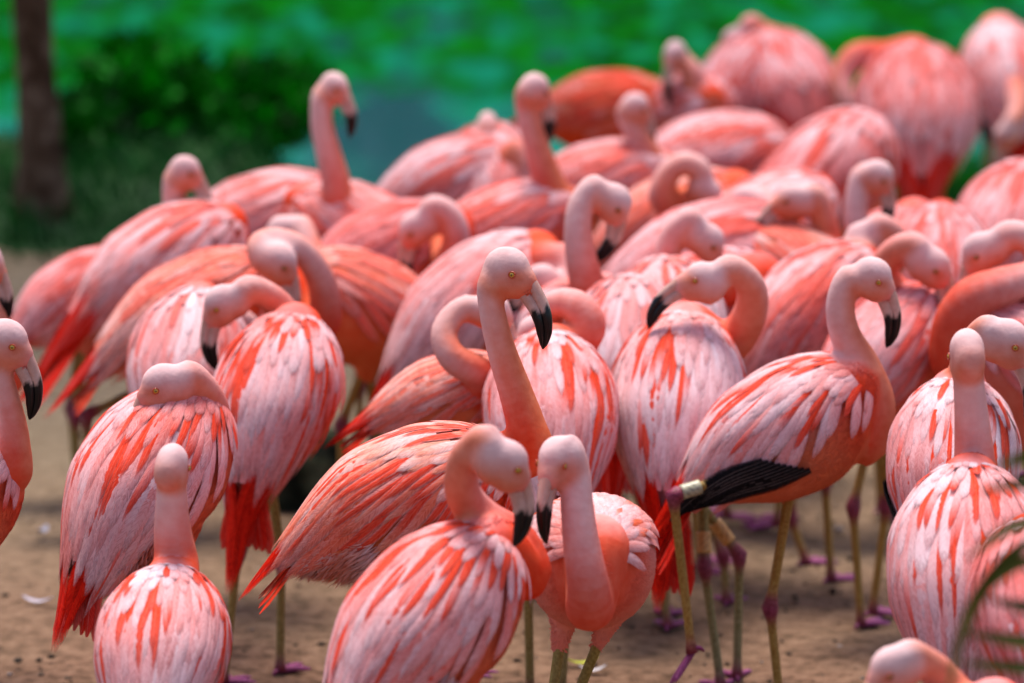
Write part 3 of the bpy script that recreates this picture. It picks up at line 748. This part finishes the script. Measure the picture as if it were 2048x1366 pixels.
    for k in range(9):
        a = (k - 4) / 4.; P = spline([(-.165, a * .012, -.006), (-.22, a * .03, -.030 - abs(a) * .008), (-.165 - .14 * tail * (red if red > 1.25 else 1), a * .055, -.075 - abs(a) * .02 - .03 * (red > 1.25) * tail)], 8)
        T, B, Nn = frames(P, (0, 0, 1)); c = np.linspace(-1, 1, 5); s = np.linspace(0, 1, 8)
        hwd = (.013 + .004 * (red > 1.25)) * np.minimum(1, .5 + 2 * s) * np.where(s > .8, np.sqrt(np.maximum(.01, 1 - ((s - .8) / .205) ** 2)), 1)
        v = (P[:, None] + B[:, None] * (c[None, :, None] * hwd[:, None, None]) - Nn[:, None] * ((c ** 2)[None, :, None] * hwd[:, None, None] * .2)).reshape(-1, 3)
        v[:, 2] += k % 2 * .003
        f = [(i*5+j, i*5+j+1, (i+1)*5+j+1, (i+1)*5+j) for i in range(7) for j in range(4)]
        uv = np.stack([np.tile(c, 8), np.repeat(s * 1.4, 5)], 1)
        col = np.tile(lerp(pal['mid'], RED, rng.uniform(.5, 1.) if red < 1.25 else rng.uniform(.9, 1)), (len(v), 1))
        if focus: mesh('tail_feather', toW(v) - base, f, M_feath, tl, col, uv)
        else: allm.add(toW(v), f, col, uv)
    if not focus: tag(allm.build('tail_feathers', M_feath, tl, base), kind='stuff')
    # ---- fluffy under-tail puff
    if puff:
        m = MB(); npf = int(2600 * puff); sh = rng.normal(0, .3, 3)
        for i in range(npf):
            u = rng.uniform(.62, 1.0); t0 = rng.uniform(1.75, PI) * rng.choice([-1, 1]); p = body_pt(np.array(u), np.array(t0)) * [1, 1.05, 1.05]; n = surf_n(np.array(u), np.array(t0), False)
            dv = nrm(np.array([-1, 0, -.1]) + n * rng.uniform(.08, .40) + rng.normal(0, .22, 3)); l = rng.uniform(.022, .045); b_ = nrm(np.cross(dv, n)) * rng.uniform(.0010, .0022)
            q1 = p + dv * l * .55 + n * .003; q2 = p + dv * l
            m.add(toW(np.array([p - b_ * .5, p + b_ * .5, q1 + b_, q2, q1 - b_])), [(0, 1, 2, 4), (4, 2, 3)], lerp(pal['belly'], (.66, .48, .48), np.clip(.55 + .25 * math.sin(u * 22 + t0 * 3) + rng.normal(0, .12), 0, 1)))
        tag(m.build('puff', M_down, root, base, False), kind='stuff')
    # ---- legs and feet
    tone = TONES[rng.randint(3)]
    for i, (hip, kn, ft, hang) in enumerate(LG):
        m = MB(); leg_geo(m, hip, kn, ft, .75 + .25 * sc, tone, fw)
        lo = m.build('leg', M_leg, root, base)
        m = MB(); foot_geo(R_(yaw) + rng.uniform(-.35, .35) + (PI if hang else 0), m, ft - (np.array([0, 0, .010]) if not hang else 0), 1., hang); m.build('foot', M_leg, lo, base)
        if i in bands:
            a = lerp(kn, hip, .12 if not hang else .13); b_ = lerp(kn, hip, .30 if not hang else .42)
            m = MB(); q = np.linspace(0, 1, 9); v, f = tube(np.array([lerp(a, b_, x) for x in q]), .0155, 18, fw)
            c0, c1 = ((.40, .37, .25), (.12, .11, .09)) if hang else ((.55, .30, .10), (.30, .12, .03))
            aa = np.tile(np.arange(18), 9); rr = np.repeat(np.arange(9), 18)
            pat = ((aa * 5 + rr * 3) % 7 < 2) & (rr > 1) & (rr < 7)
            m.add(v, f, mixc(c0, c1, pat * .75)); m.build('leg_band', M_band, lo, base)
    return root

# ------------------------------------------------------------------ THE FLOCK
F = flamingo
# sharp birds of the front rows
F(812, 1003, -4, 20, 'upright orange flamingo at the centre, head highest of the sharp birds, yellow eye showing',
  [(1062, 905, -.02), (1052, 850, -.01), (1030, 780), (1003, 700), (985, 625), (980, 565)], (1014, 540, -22, 4), sc=1.12, pal='orange', focus=True, hs=1.0, down=True, puff=1, ns=.89, red=.7, uend=1.12,
  legs=[(700, 1250, 690, None, -.05)])
F(1560, 865, -3, 30, 'flamingo in profile with black flight feathers showing and one leg drawn up behind',
  [(1728, 890, 0), (1752, 815, 0), (1728, 735, 0), (1690, 668, 0), (1681, 605, 0), (1702, 553, 0)], (1743, 553, -12, -10), sc=1.08, pal='pink', focus=True, hs=.9, down=True, black=1, seed=8, ns=1.05, thigh=.55,
  legs=[(1346, 990, 1384, 1305, -.10, (1475, 950, -.06)), (1540, 1215, 1562, None, .05)], bands=(0,), droop=.12, thmax=1.52, uend=.90, red=1.5, tail=.8)
F(848, 1245, 38, 33, 'near flamingo with streaked back, neck curled in an S, black bill hanging by its breast',
  [(1052, 1150, .16), (1030, 1085, .16), (968, 1040, .13), (926, 985, .08), (932, 915, .03), (975, 876, 0)], (1008, 925, 14, -16), sc=1.08, pal='pink', focus=True, hs=.93, down=True, puff=1, seed=12, red=1.4, uend=.90)
F(1178, 1115, -86, 12, 'flamingo facing the camera with its bill straight down and its neck hanging in a U',
  [(1180, 1215, -.22), (1176, 1165, -.27), (1163, 1090, -.27), (1154, 1010, -.26), (1150, 940, -.25), (1135, 893, -.25)], (1113, 918, -118, -8), sc=1.0, pal='soft', focus=True, hs=.93, down=True, thmax=1.05, seed=14, z=.6,
  legs=[(1092, 1480, 1090, None, -.05), (1126, 1460, 1128, None, .04), (1230, 1480, 1232, None, -.04)][:2])
F(292, 955, 46, 38, 'sleeping flamingo with its head laid on its back, red tail feathers hanging left',
  [(412, 880, .12), (424, 822, .08), (404, 775, .04), (372, 748, .01)], (328, 770, 192, -4, .0), sc=1.1, pal='pink', focus=True, hs=.95, down=True, puff=1, seed=17, red=.85, tail=1, uend=1.06)
F(322, 1302, 84, 30, 'small pale flamingo seen from behind with upright neck, in front of the sleeping one',
  [(352, 1130, .17), (346, 1070, .17), (343, 1010, .15), (342, 960, .13)], (344, 930, 72, -14), z=.5, sc=.93, pal='white', focus=True, hs=.88, down=True, seed=20, red=1.3)
F(548, 800, 66, 44, 'red streaked flamingo from behind with red wing tip, neck curled over to the left',
  [(580, 690, .2), (570, 632, .2), (535, 592, .17), (490, 577, .13)], (446, 606, 190, -18), sc=1.02, pal='pink', focus=True, hs=.88, seed=23, red=1.4, tail=.7, uend=.96,
  legs=[(475, 1112, 447, None, -.04), (563, 1120, 560, None, .06)])
F(1102, 838, 92, 34, 'white feathered flamingo with its back to the camera just right of the central upright neck',
  [(1145, 690, .17), (1176, 650, .17), (1152, 612, .18), (1108, 612, .22)], (1072, 665, 188, -10, .26), sc=1.06, pal='white', focus=True, hs=.85, seed=26, red=1.3)
F(1352, 808, 80, 42, 'white and orange striped flamingo from behind, head turned back, bill in its feathers',
  [(1450, 690, .14), (1497, 635, .1), (1500, 570, .05), (1455, 535, .02)], (1405, 562, 186, 26), sc=1.08, pal='white', focus=True, hs=.9, seed=29, red=1.45, uend=.92,
  legs=[(1409, 1135, 1442, None, -.03), (1479, 1110, 1474, None, .05)], bands=(0, 1))
F(1935, 1150, 84, 44, 'near flamingo from behind with a tall pale neck, half behind the palm leaflets',
  [(1952, 980, .2), (1948, 900, .2), (1942, 820, .19), (1937, 750, .17)], (1934, 705, 98, -18), sc=1.12, pal='white', focus=True, hs=.98, red=1.3, uend=.97, down=True, seed=31)
F(1905, 935, 80, 42, 'flamingo behind the tall pale neck, pink head arching right with the eye showing',
  [(1945, 830, .16), (1932, 750, .1), (1945, 690, .05), (1980, 655, 0)], (2012, 682, -10, -8), sc=1.0, pal='white', focus=True, hs=1.0, seed=33, black=1)
# left edge
F(-150, 1030, 12, 30, 'flamingo cut by the left edge looking right, its black bill above bare sand',
  [(25, 950, 0), (28, 870, 0), (10, 780, 0), (-8, 715, 0)], (10, 682, -8, -6), sc=1.02, pal='pink', hs=.95, seed=35, focus=True, ns=.8, down=True)
F(-135, 780, 5, 30, 'flamingo at the left edge of which only a bill tip and orange neck show',
  [(10, 760, 0), (5, 690, 0), (-20, 610, 0), (-50, 540, 0)], (-33, 520, -5, -10), pal='orange', hs=.9, seed=36)
# second rows
F(375, 735, 80, 36, 'white backed flamingo half hidden to the left of the one with red streaks',
  [(430, 640, .2), (470, 640, .25), (500, 660, .3)], (520, 690, 0, -20), pal='white', seed=40, legs=[])
F(905, 800, 4, 8, 'low bending flamingo with orange tail tip, its neck looped up behind the central neck',
  [(990, 800, -.02), (955, 745, -.1), (905, 715, -.12), (887, 670, -.1), (905, 632, -.08), (940, 612, -.07)], (985, 622, -5, -14), sc=.82, pal='orange', hs=.85, seed=42, red=.8)
F(1248, 715, 82, 42, 'flamingo whose small round white head shows from behind left of the striped back',
  [(1262, 655, .1), (1268, 625, .08)], (1272, 598, 70, -25), pal='white', hs=.8, seed=44,
  legs=[(1314, 1118, 1336, None, .0), (1336, 1090, 1330, None, .1)])
F(1335, 675, 92, 42, 'flamingo whose pale round head rises from behind over the striped back',
  [(1345, 625, .1), (1343, 585, .08)], (1344, 545, 92, -20), pal='white', hs=.8, seed=45, legs=[(1446, 1108, 1454, None, .0)])
F(1615, 638, 28, 34, 'pale pink flamingo with red tail tips and a diagonal back behind the profile bird',
  [(1735, 560, .12), (1785, 520, .12), (1785, 470, .1), (1752, 450, .08)], (1722, 475, 190, -10), pal='pink', sc=1.08, seed=47, red=1.5,
  legs=[(1650, 960, 1662, None, 0), (1580, 1030, 1612, None, .16)])
F(1775, 712, 42, 30, 'pink flamingo with striped wing behind the profile bird, bill touching its breast',
  [(1860, 650, .08), (1800, 595, .08), (1766, 545, .06), (1795, 497, .03), (1835, 490, 0)], (1862, 530, -20, -14), pal='rose', sc=1.0, hs=.92, seed=49,
  legs=[(1706, 1015, 1722, None, 0), (1773, 1010, 1745, None, .1)])
F(2080, 735, 165, 24, 'flamingo at the right edge with a thick orange neck bent sideways under a pale arch',
  [(1915, 720, 0), (1912, 650, -.02), (1945, 595, -.04), (2010, 570, -.02), (2075, 545, .05), (2075, 490, .1), (2015, 468, .1)], (1962, 500, 190, -22), pal='rose', sc=1.05, hs=.9, seed=51, ns=1.15)
F(1875, 1525, 20, 30, 'flamingo at the bottom edge of which only a curled neck and back show',
  [(1935, 1460, .1), (1900, 1375, .08), (1850, 1325, .04), (1812, 1308, 0)], (1785, 1338, 205, -5), z=.5, sc=.82, pal='pink', seed=53, hs=.9)
F(2090, 1235, 100, 38, 'shaded pink flamingo behind the palm leaflets at the right edge',
  [(2100, 1100, .15), (2110, 1030, .15)], (2120, 980, 60, -10), pal='rose', seed=54)
# middle left
F(322, 540, 14, 26, 'pale flamingo with orange dashes and a large red wing tip, head turned right',
  [(430, 480, .12), (395, 450, .12), (355, 420, .1), (347, 375, .08)], (369, 341, -8, -2), pal='pink', sc=1.1, hs=.82, seed=60, red=1.6, uend=.86)
F(395, 630, 6, 20, 'orange pink flamingo on the left, neck looped with the black bill against its own neck',
  [(638, 650, -.05), (650, 592, -.12), (630, 535, -.16), (592, 492, -.18), (545, 478, -.19), (515, 492, -.22)], (556, 522, -6, -20, -.24), pal='orange', sc=1.1, hs=.92, seed=62, ns=.95, z=.645,
  legs=[(173, 830, 175, None, 0), (222, 850, 225, None, .1)])
F(150, 600, 18, 26, 'pink flamingo at far left mostly hidden, only its rump and red tail showing',
  [(240, 560, .1), (290, 560, .15)], (330, 590, 0, -20), pal='rose', sc=.85, seed=64, red=1.4, z=.49, uend=.86)
F(725, 615, 205, 20, 'deep orange flamingo facing left, just right of the looped orange neck',
  [(640, 560, -.05), (618, 500, 0), (600, 450, .04)], (566, 462, 190, -14), pal='orange', sc=1.05, hs=.85, seed=66, z=.575,
  legs=[(682, 850, 684, None, 0), (750, 870, 752, None, .05)])
F(950, 618, 14, 34, 'large pale flamingo with a long diagonal back behind the central head',
  [(1090, 520, -.05), (1135, 520, -.08), (1140, 575, -.12), (1105, 605, -.14)], (1085, 560, 170, 10), pal='white', sc=1.12, hs=.85, seed=68, wt=1.05,
  legs=[(755, 830, 757, None, 0), (815, 850, 817, None, .1)])
F(1160, 660, -60, 20, 'flamingo with an upright pale neck hooked over and black bill slanting back left',
  [(1190, 640, -.1), (1172, 560, -.1), (1157, 480, -.1), (1160, 412, -.09), (1190, 370, -.08)], (1228, 402, -8, -42), pal='pink', hs=.88, seed=70)
F(770, 512, 10, 16, 'pale pink flamingo preening, neck hooped and black bill tip down by a white back',
  [(895, 520, -.2), (915, 470, -.25), (897, 425, -.25), (862, 412, -.25)], (832, 455, 190, -22), pal='rose', hs=.85, seed=72)
F(1400, 610, -30, 20, 'flamingo with a pale hoop of neck and orange inside right of the upright hooked neck',
  [(1350, 590, -.2), (1333, 520, -.2), (1350, 460, -.2), (1385, 435, -.2)], (1415, 480, -5, -30), pal='rose', hs=.85, seed=74)
F(1420, 528, 6, 10, 'salmon flamingo in the middle of the right half with a broad rounded breast',
  [(1545, 470, .1), (1545, 420, .16), (1515, 395, .2)], (1490, 400, 180, -5), pal='rose', sc=1.2, seed=76, wt=1.1)
F(1600, 545, 150, 15, 'striped flamingo preening its back with a dark bill tip, right of the salmon one',
  [(1648, 510, .03), (1648, 440, .03), (1625, 385, .02)], (1585, 400, 188, 14), pal='orange', sc=.9, hs=.88, seed=78)
F(1525, 462, 30, 20, 'pale flamingo hidden behind the salmon one, only the top of its back showing',
  [(1600, 440, .1), (1630, 470, .15)], (1650, 500, 0, -20), pal='pink', sc=1.05, seed=79, legs=[])
F(1775, 530, 55, 26, 'flamingo with an upright white neck and black bill below the long red tail',
  [(1722, 470, -.1), (1712, 400, -.1), (1725, 345, -.09)], (1755, 350, -8, -20), pal='rose', hs=.82, seed=80, sc=.92)
F(1885, 545, 88, 35, 'pink flamingo mostly hidden, a low rounded back between two arched necks',
  [(1900, 480, .15), (1930, 500, .2)], (1950, 540, 0, -20), pal='rose', sc=.95, seed=82, legs=[])
F(2020, 465, 62, 30, 'pink flamingo at the right edge with a broad back above the pale arched neck',
  [(2100, 380, .1), (2120, 320, .1)], (2140, 290, 0, 0), pal='rose', sc=1.1, seed=84)
# far rows
F(530, 452, 4, 10, 'orange dashed flamingo with a rounded back between the far left head and the tall neck',
  [(645, 455, -.02), (650, 500, -.06)], (620, 540, 190, -20), pal='pink', sc=1.1, seed=90)
F(725, 475, 158, 18, 'flamingo with a tall straight neck against the water, head turned right',
  [(668, 420, -.04), (672, 370, -.04), (658, 310, -.04), (643, 245, -.03), (645, 190, -.02)], (668, 172, -28, -4), pal='pink', hs=.78, seed=92)
F(905, 372, 8, 14, 'pale flamingo with an orange side patch, neck hooped down before its breast',
  [(1010, 330, -.05), (1035, 300, -.06), (1050, 330, -.08)], (1050, 380, 0, -30), pal='pink', sc=1.02, seed=94)
F(985, 372, 92, 30, 'flamingo of which only a small pale head shows over a far orange patched bird',
  [(978, 300, .05), (976, 280, .05)], (975, 250, 92, -20), pal='pink', hs=.8, seed=95, legs=[])
F(1010, 468, 6, 14, 'flamingo with tall pale neck and head turned away, beside the far orange bird',
  [(1118, 440, 0), (1108, 395, 0), (1086, 330, 0), (1062, 255, 0), (1050, 200, 0)], (1068, 178, 32, -10), pal='pink', hs=.88, seed=96)
F(1215, 228, -22, 2, 'bright orange red flamingo far back by the water, the reddest body of the far rows',
  [(1290, 240, -.05), (1310, 290, -.08)], (1290, 330, 190, -20), pal='red', sc=1.0, seed=98, red=1.3)
F(1200, 378, 4, 8, 'flamingo with a pale neck standing in front of the orange far bird',
  [(1308, 350, -.02), (1292, 300, -.02), (1262, 250, -.02)], (1270, 212, 10, -10), pal='pink', sc=1.0, hs=.8, seed=100)
F(1372, 232, -65, 18, 'far flamingo facing the camera, its neck hooped with the bill down',
  [(1390, 200, -.12), (1388, 150, -.12)], (1350, 108, -120, -10), pal='rose', hs=.85, seed=102, sc=.95)
F(1482, 180, 40, 40, 'farthest flamingo, a blurred pale back rising to a peak at the top',
  [(1520, 70, .1), (1500, 50, .05)], (1470, 80, 180, -10), pal='rose', seed=104)
F(1575, 182, 108, 34, 'far flamingo seen from behind with a short bright red tail',
  [(1600, 130, .2), (1620, 140, .25)], (1640, 180, 30, -20), pal='rose', sc=1.05, wt=1.05, seed=106, red=1.3, uend=.62)
F(1425, 328, 12, 6, 'pale backed flamingo with a salmon breast below the bird with the short red tail',
  [(1525, 330, -.02), (1530, 380, -.05)], (1500, 420, 190, -20), pal='pink', sc=1.1, seed=108, wt=1.1)
F(1350, 445, 10, 16, 'flamingo with a small hoop of neck just above the salmon breasted one',
  [(1325, 400, -.15), (1335, 350, -.15), (1370, 325, -.15), (1405, 345, -.15)], (1415, 385, 0, -35), pal='orange', hs=.8, seed=110)
F(1640, 378, 32, 40, 'pink flamingo with red dashes leaning right in front of the big far bird',
  [(1720, 260, .05), (1740, 280, .08)], (1735, 320, 0, -25), pal='rose', sc=1.2, seed=112)
F(1835, 226, 90, 38, 'big flamingo at the top right seen from behind with a long pointed red tail',
  [(1770, 115, .18), (1712, 112, .14), (1682, 155, .1), (1690, 205, .06)], (1725, 235, 0, -20), pal='rose', sc=1.12, wt=1.18, seed=114, red=1.3, uend=.78,
  legs=[(1838, 480, 1838, None, 0), (1920, 480, 1920, None, .1)])
F(2015, 165, 100, 42, 'flamingo at the top right corner preening its front with black bill down',
  [(2035, 220, -.2), (2022, 250, -.24)], (2012, 270, -150, -20), pal='white', seed=116, black=1)

# ------------------------------------------------------------------ palm leaf near the lens, right edge
def palm_frond():
    Y = 8.1
    root = empty('palm_frond', at_y(2150, 1200, Y)); rb = np.array(root.location)
    tag(root, 'out of focus palm frond with narrow green leaflets reaching in at the lower right', 'palm frond')
    m = MB(); st = spline([at_y(2330, 1700, Y + .1), at_y(2230, 1400, Y), at_y(2150, 1150, Y), at_y(2120, 950, Y)], 16)
    v, f = tube(st, np.linspace(.011, .005, 16), 8); m.add(v, f, (.06, .09, .02)); m.build('stem', M_leaf, root, rb)
    rng = np.random.RandomState(6)
    for pts in ([(2130, 985), (2050, 968), (1950, 985)], [(2135, 1060), (2040, 1050), (1930, 1120)], [(2140, 1060), (2050, 1090), (1965, 1180), (1915, 1300), (1895, 1400)],
                [(2145, 1120), (2040, 1130), (1940, 1210)], [(2150, 1200), (2050, 1215), (1965, 1195)], [(2165, 1290), (2050, 1285), (1925, 1265)], [(2190, 1350), (2060, 1338), (1915, 1325)], [(2128, 930), (2060, 915), (1985, 935)]):
        P = spline([at_y(x, y, Y + rng.uniform(-.06, .06) - .02 * i) for i, (x, y) in enumerate(pts)], 14)
        T, B, Nn = frames(P, (rng.normal(0, .3), -1, .5)); s = np.linspace(0, 1, 14); hw = .011 * np.minimum(1, .4 + 2 * s) * (1 - s ** 3) + .0006
        c = np.array([-1, 0, 1.]); v = P[:, None] + B[:, None] * (c[None, :, None] * hw[:, None, None]) + Nn[:, None] * (np.abs(c)[None, :, None] * hw[:, None, None] * .35)
        f = [(i*3+j, i*3+j+1, (i+1)*3+j+1, (i+1)*3+j) for i in range(13) for j in range(2)]
        mm = MB(); mm.add(v.reshape(-1, 3), f, lerp((.020, .045, .010), (.09, .085, .015), rng.rand())); mm.build('leaflet', M_leaf, root, rb)
palm_frond()

# ------------------------------------------------------------------ litter on the sand
def fallen_feather(px, py, ang, l, col, label):
    p = at_z(px, py, .012); m = MB(); s = np.linspace(0, 1, 8); d = np.array([math.cos(ang), math.sin(ang), 0]); b = np.array([-d[1], d[0], 0]); c = np.array([-1, 0, 1.])
    hw = .011 * np.sqrt(np.maximum(.01, np.sin(PI * np.clip(s * .96 + .03, 0, 1))))
    P = (s[:, None] - .5) * l * d + np.array([0, 0, 1]) * (.012 * (s[:, None] - .5) ** 2 * 4)
    v = P[:, None] + b * (c[None, :, None] * hw[:, None, None]) + np.array([0, 0, 1]) * (np.abs(c)[None, :, None] * .004)
    m.add(v.reshape(-1, 3), [(i*3+j, i*3+j+1, (i+1)*3+j+1, (i+1)*3+j) for i in range(7) for j in range(2)], col, np.stack([np.tile(c, 8), np.repeat(s, 3)], 1))
    o = m.build('fallen_feather' if col[0] >= col[1] or col[2] > .3 else 'fallen_leaf', M_feath, loc=p)
    tag(o, label, 'feather' if o.name.startswith('fallen_feather') else 'leaf')
fallen_feather(1165, 1328, .3, .07, (.40, .42, .05), 'yellow green leaf on the sand between the legs of the bird facing the camera')
fallen_feather(1185, 1343, .05, .06, (.50, .46, .48), 'pale feather lying below the yellow green leaf')
fallen_feather(75, 1205, -.2, .07, (.45, .42, .50), 'pale feather on the sand left of the red hanging tail')
fallen_feather(85, 1065, 1.2, .05, (.42, .42, .50), 'small bluish feather on bare sand near the left edge')
fallen_feather(640, 1120, .5, .05, (.10, .12, .2), 'dark bluish feather on the sand under the fluffy tail')
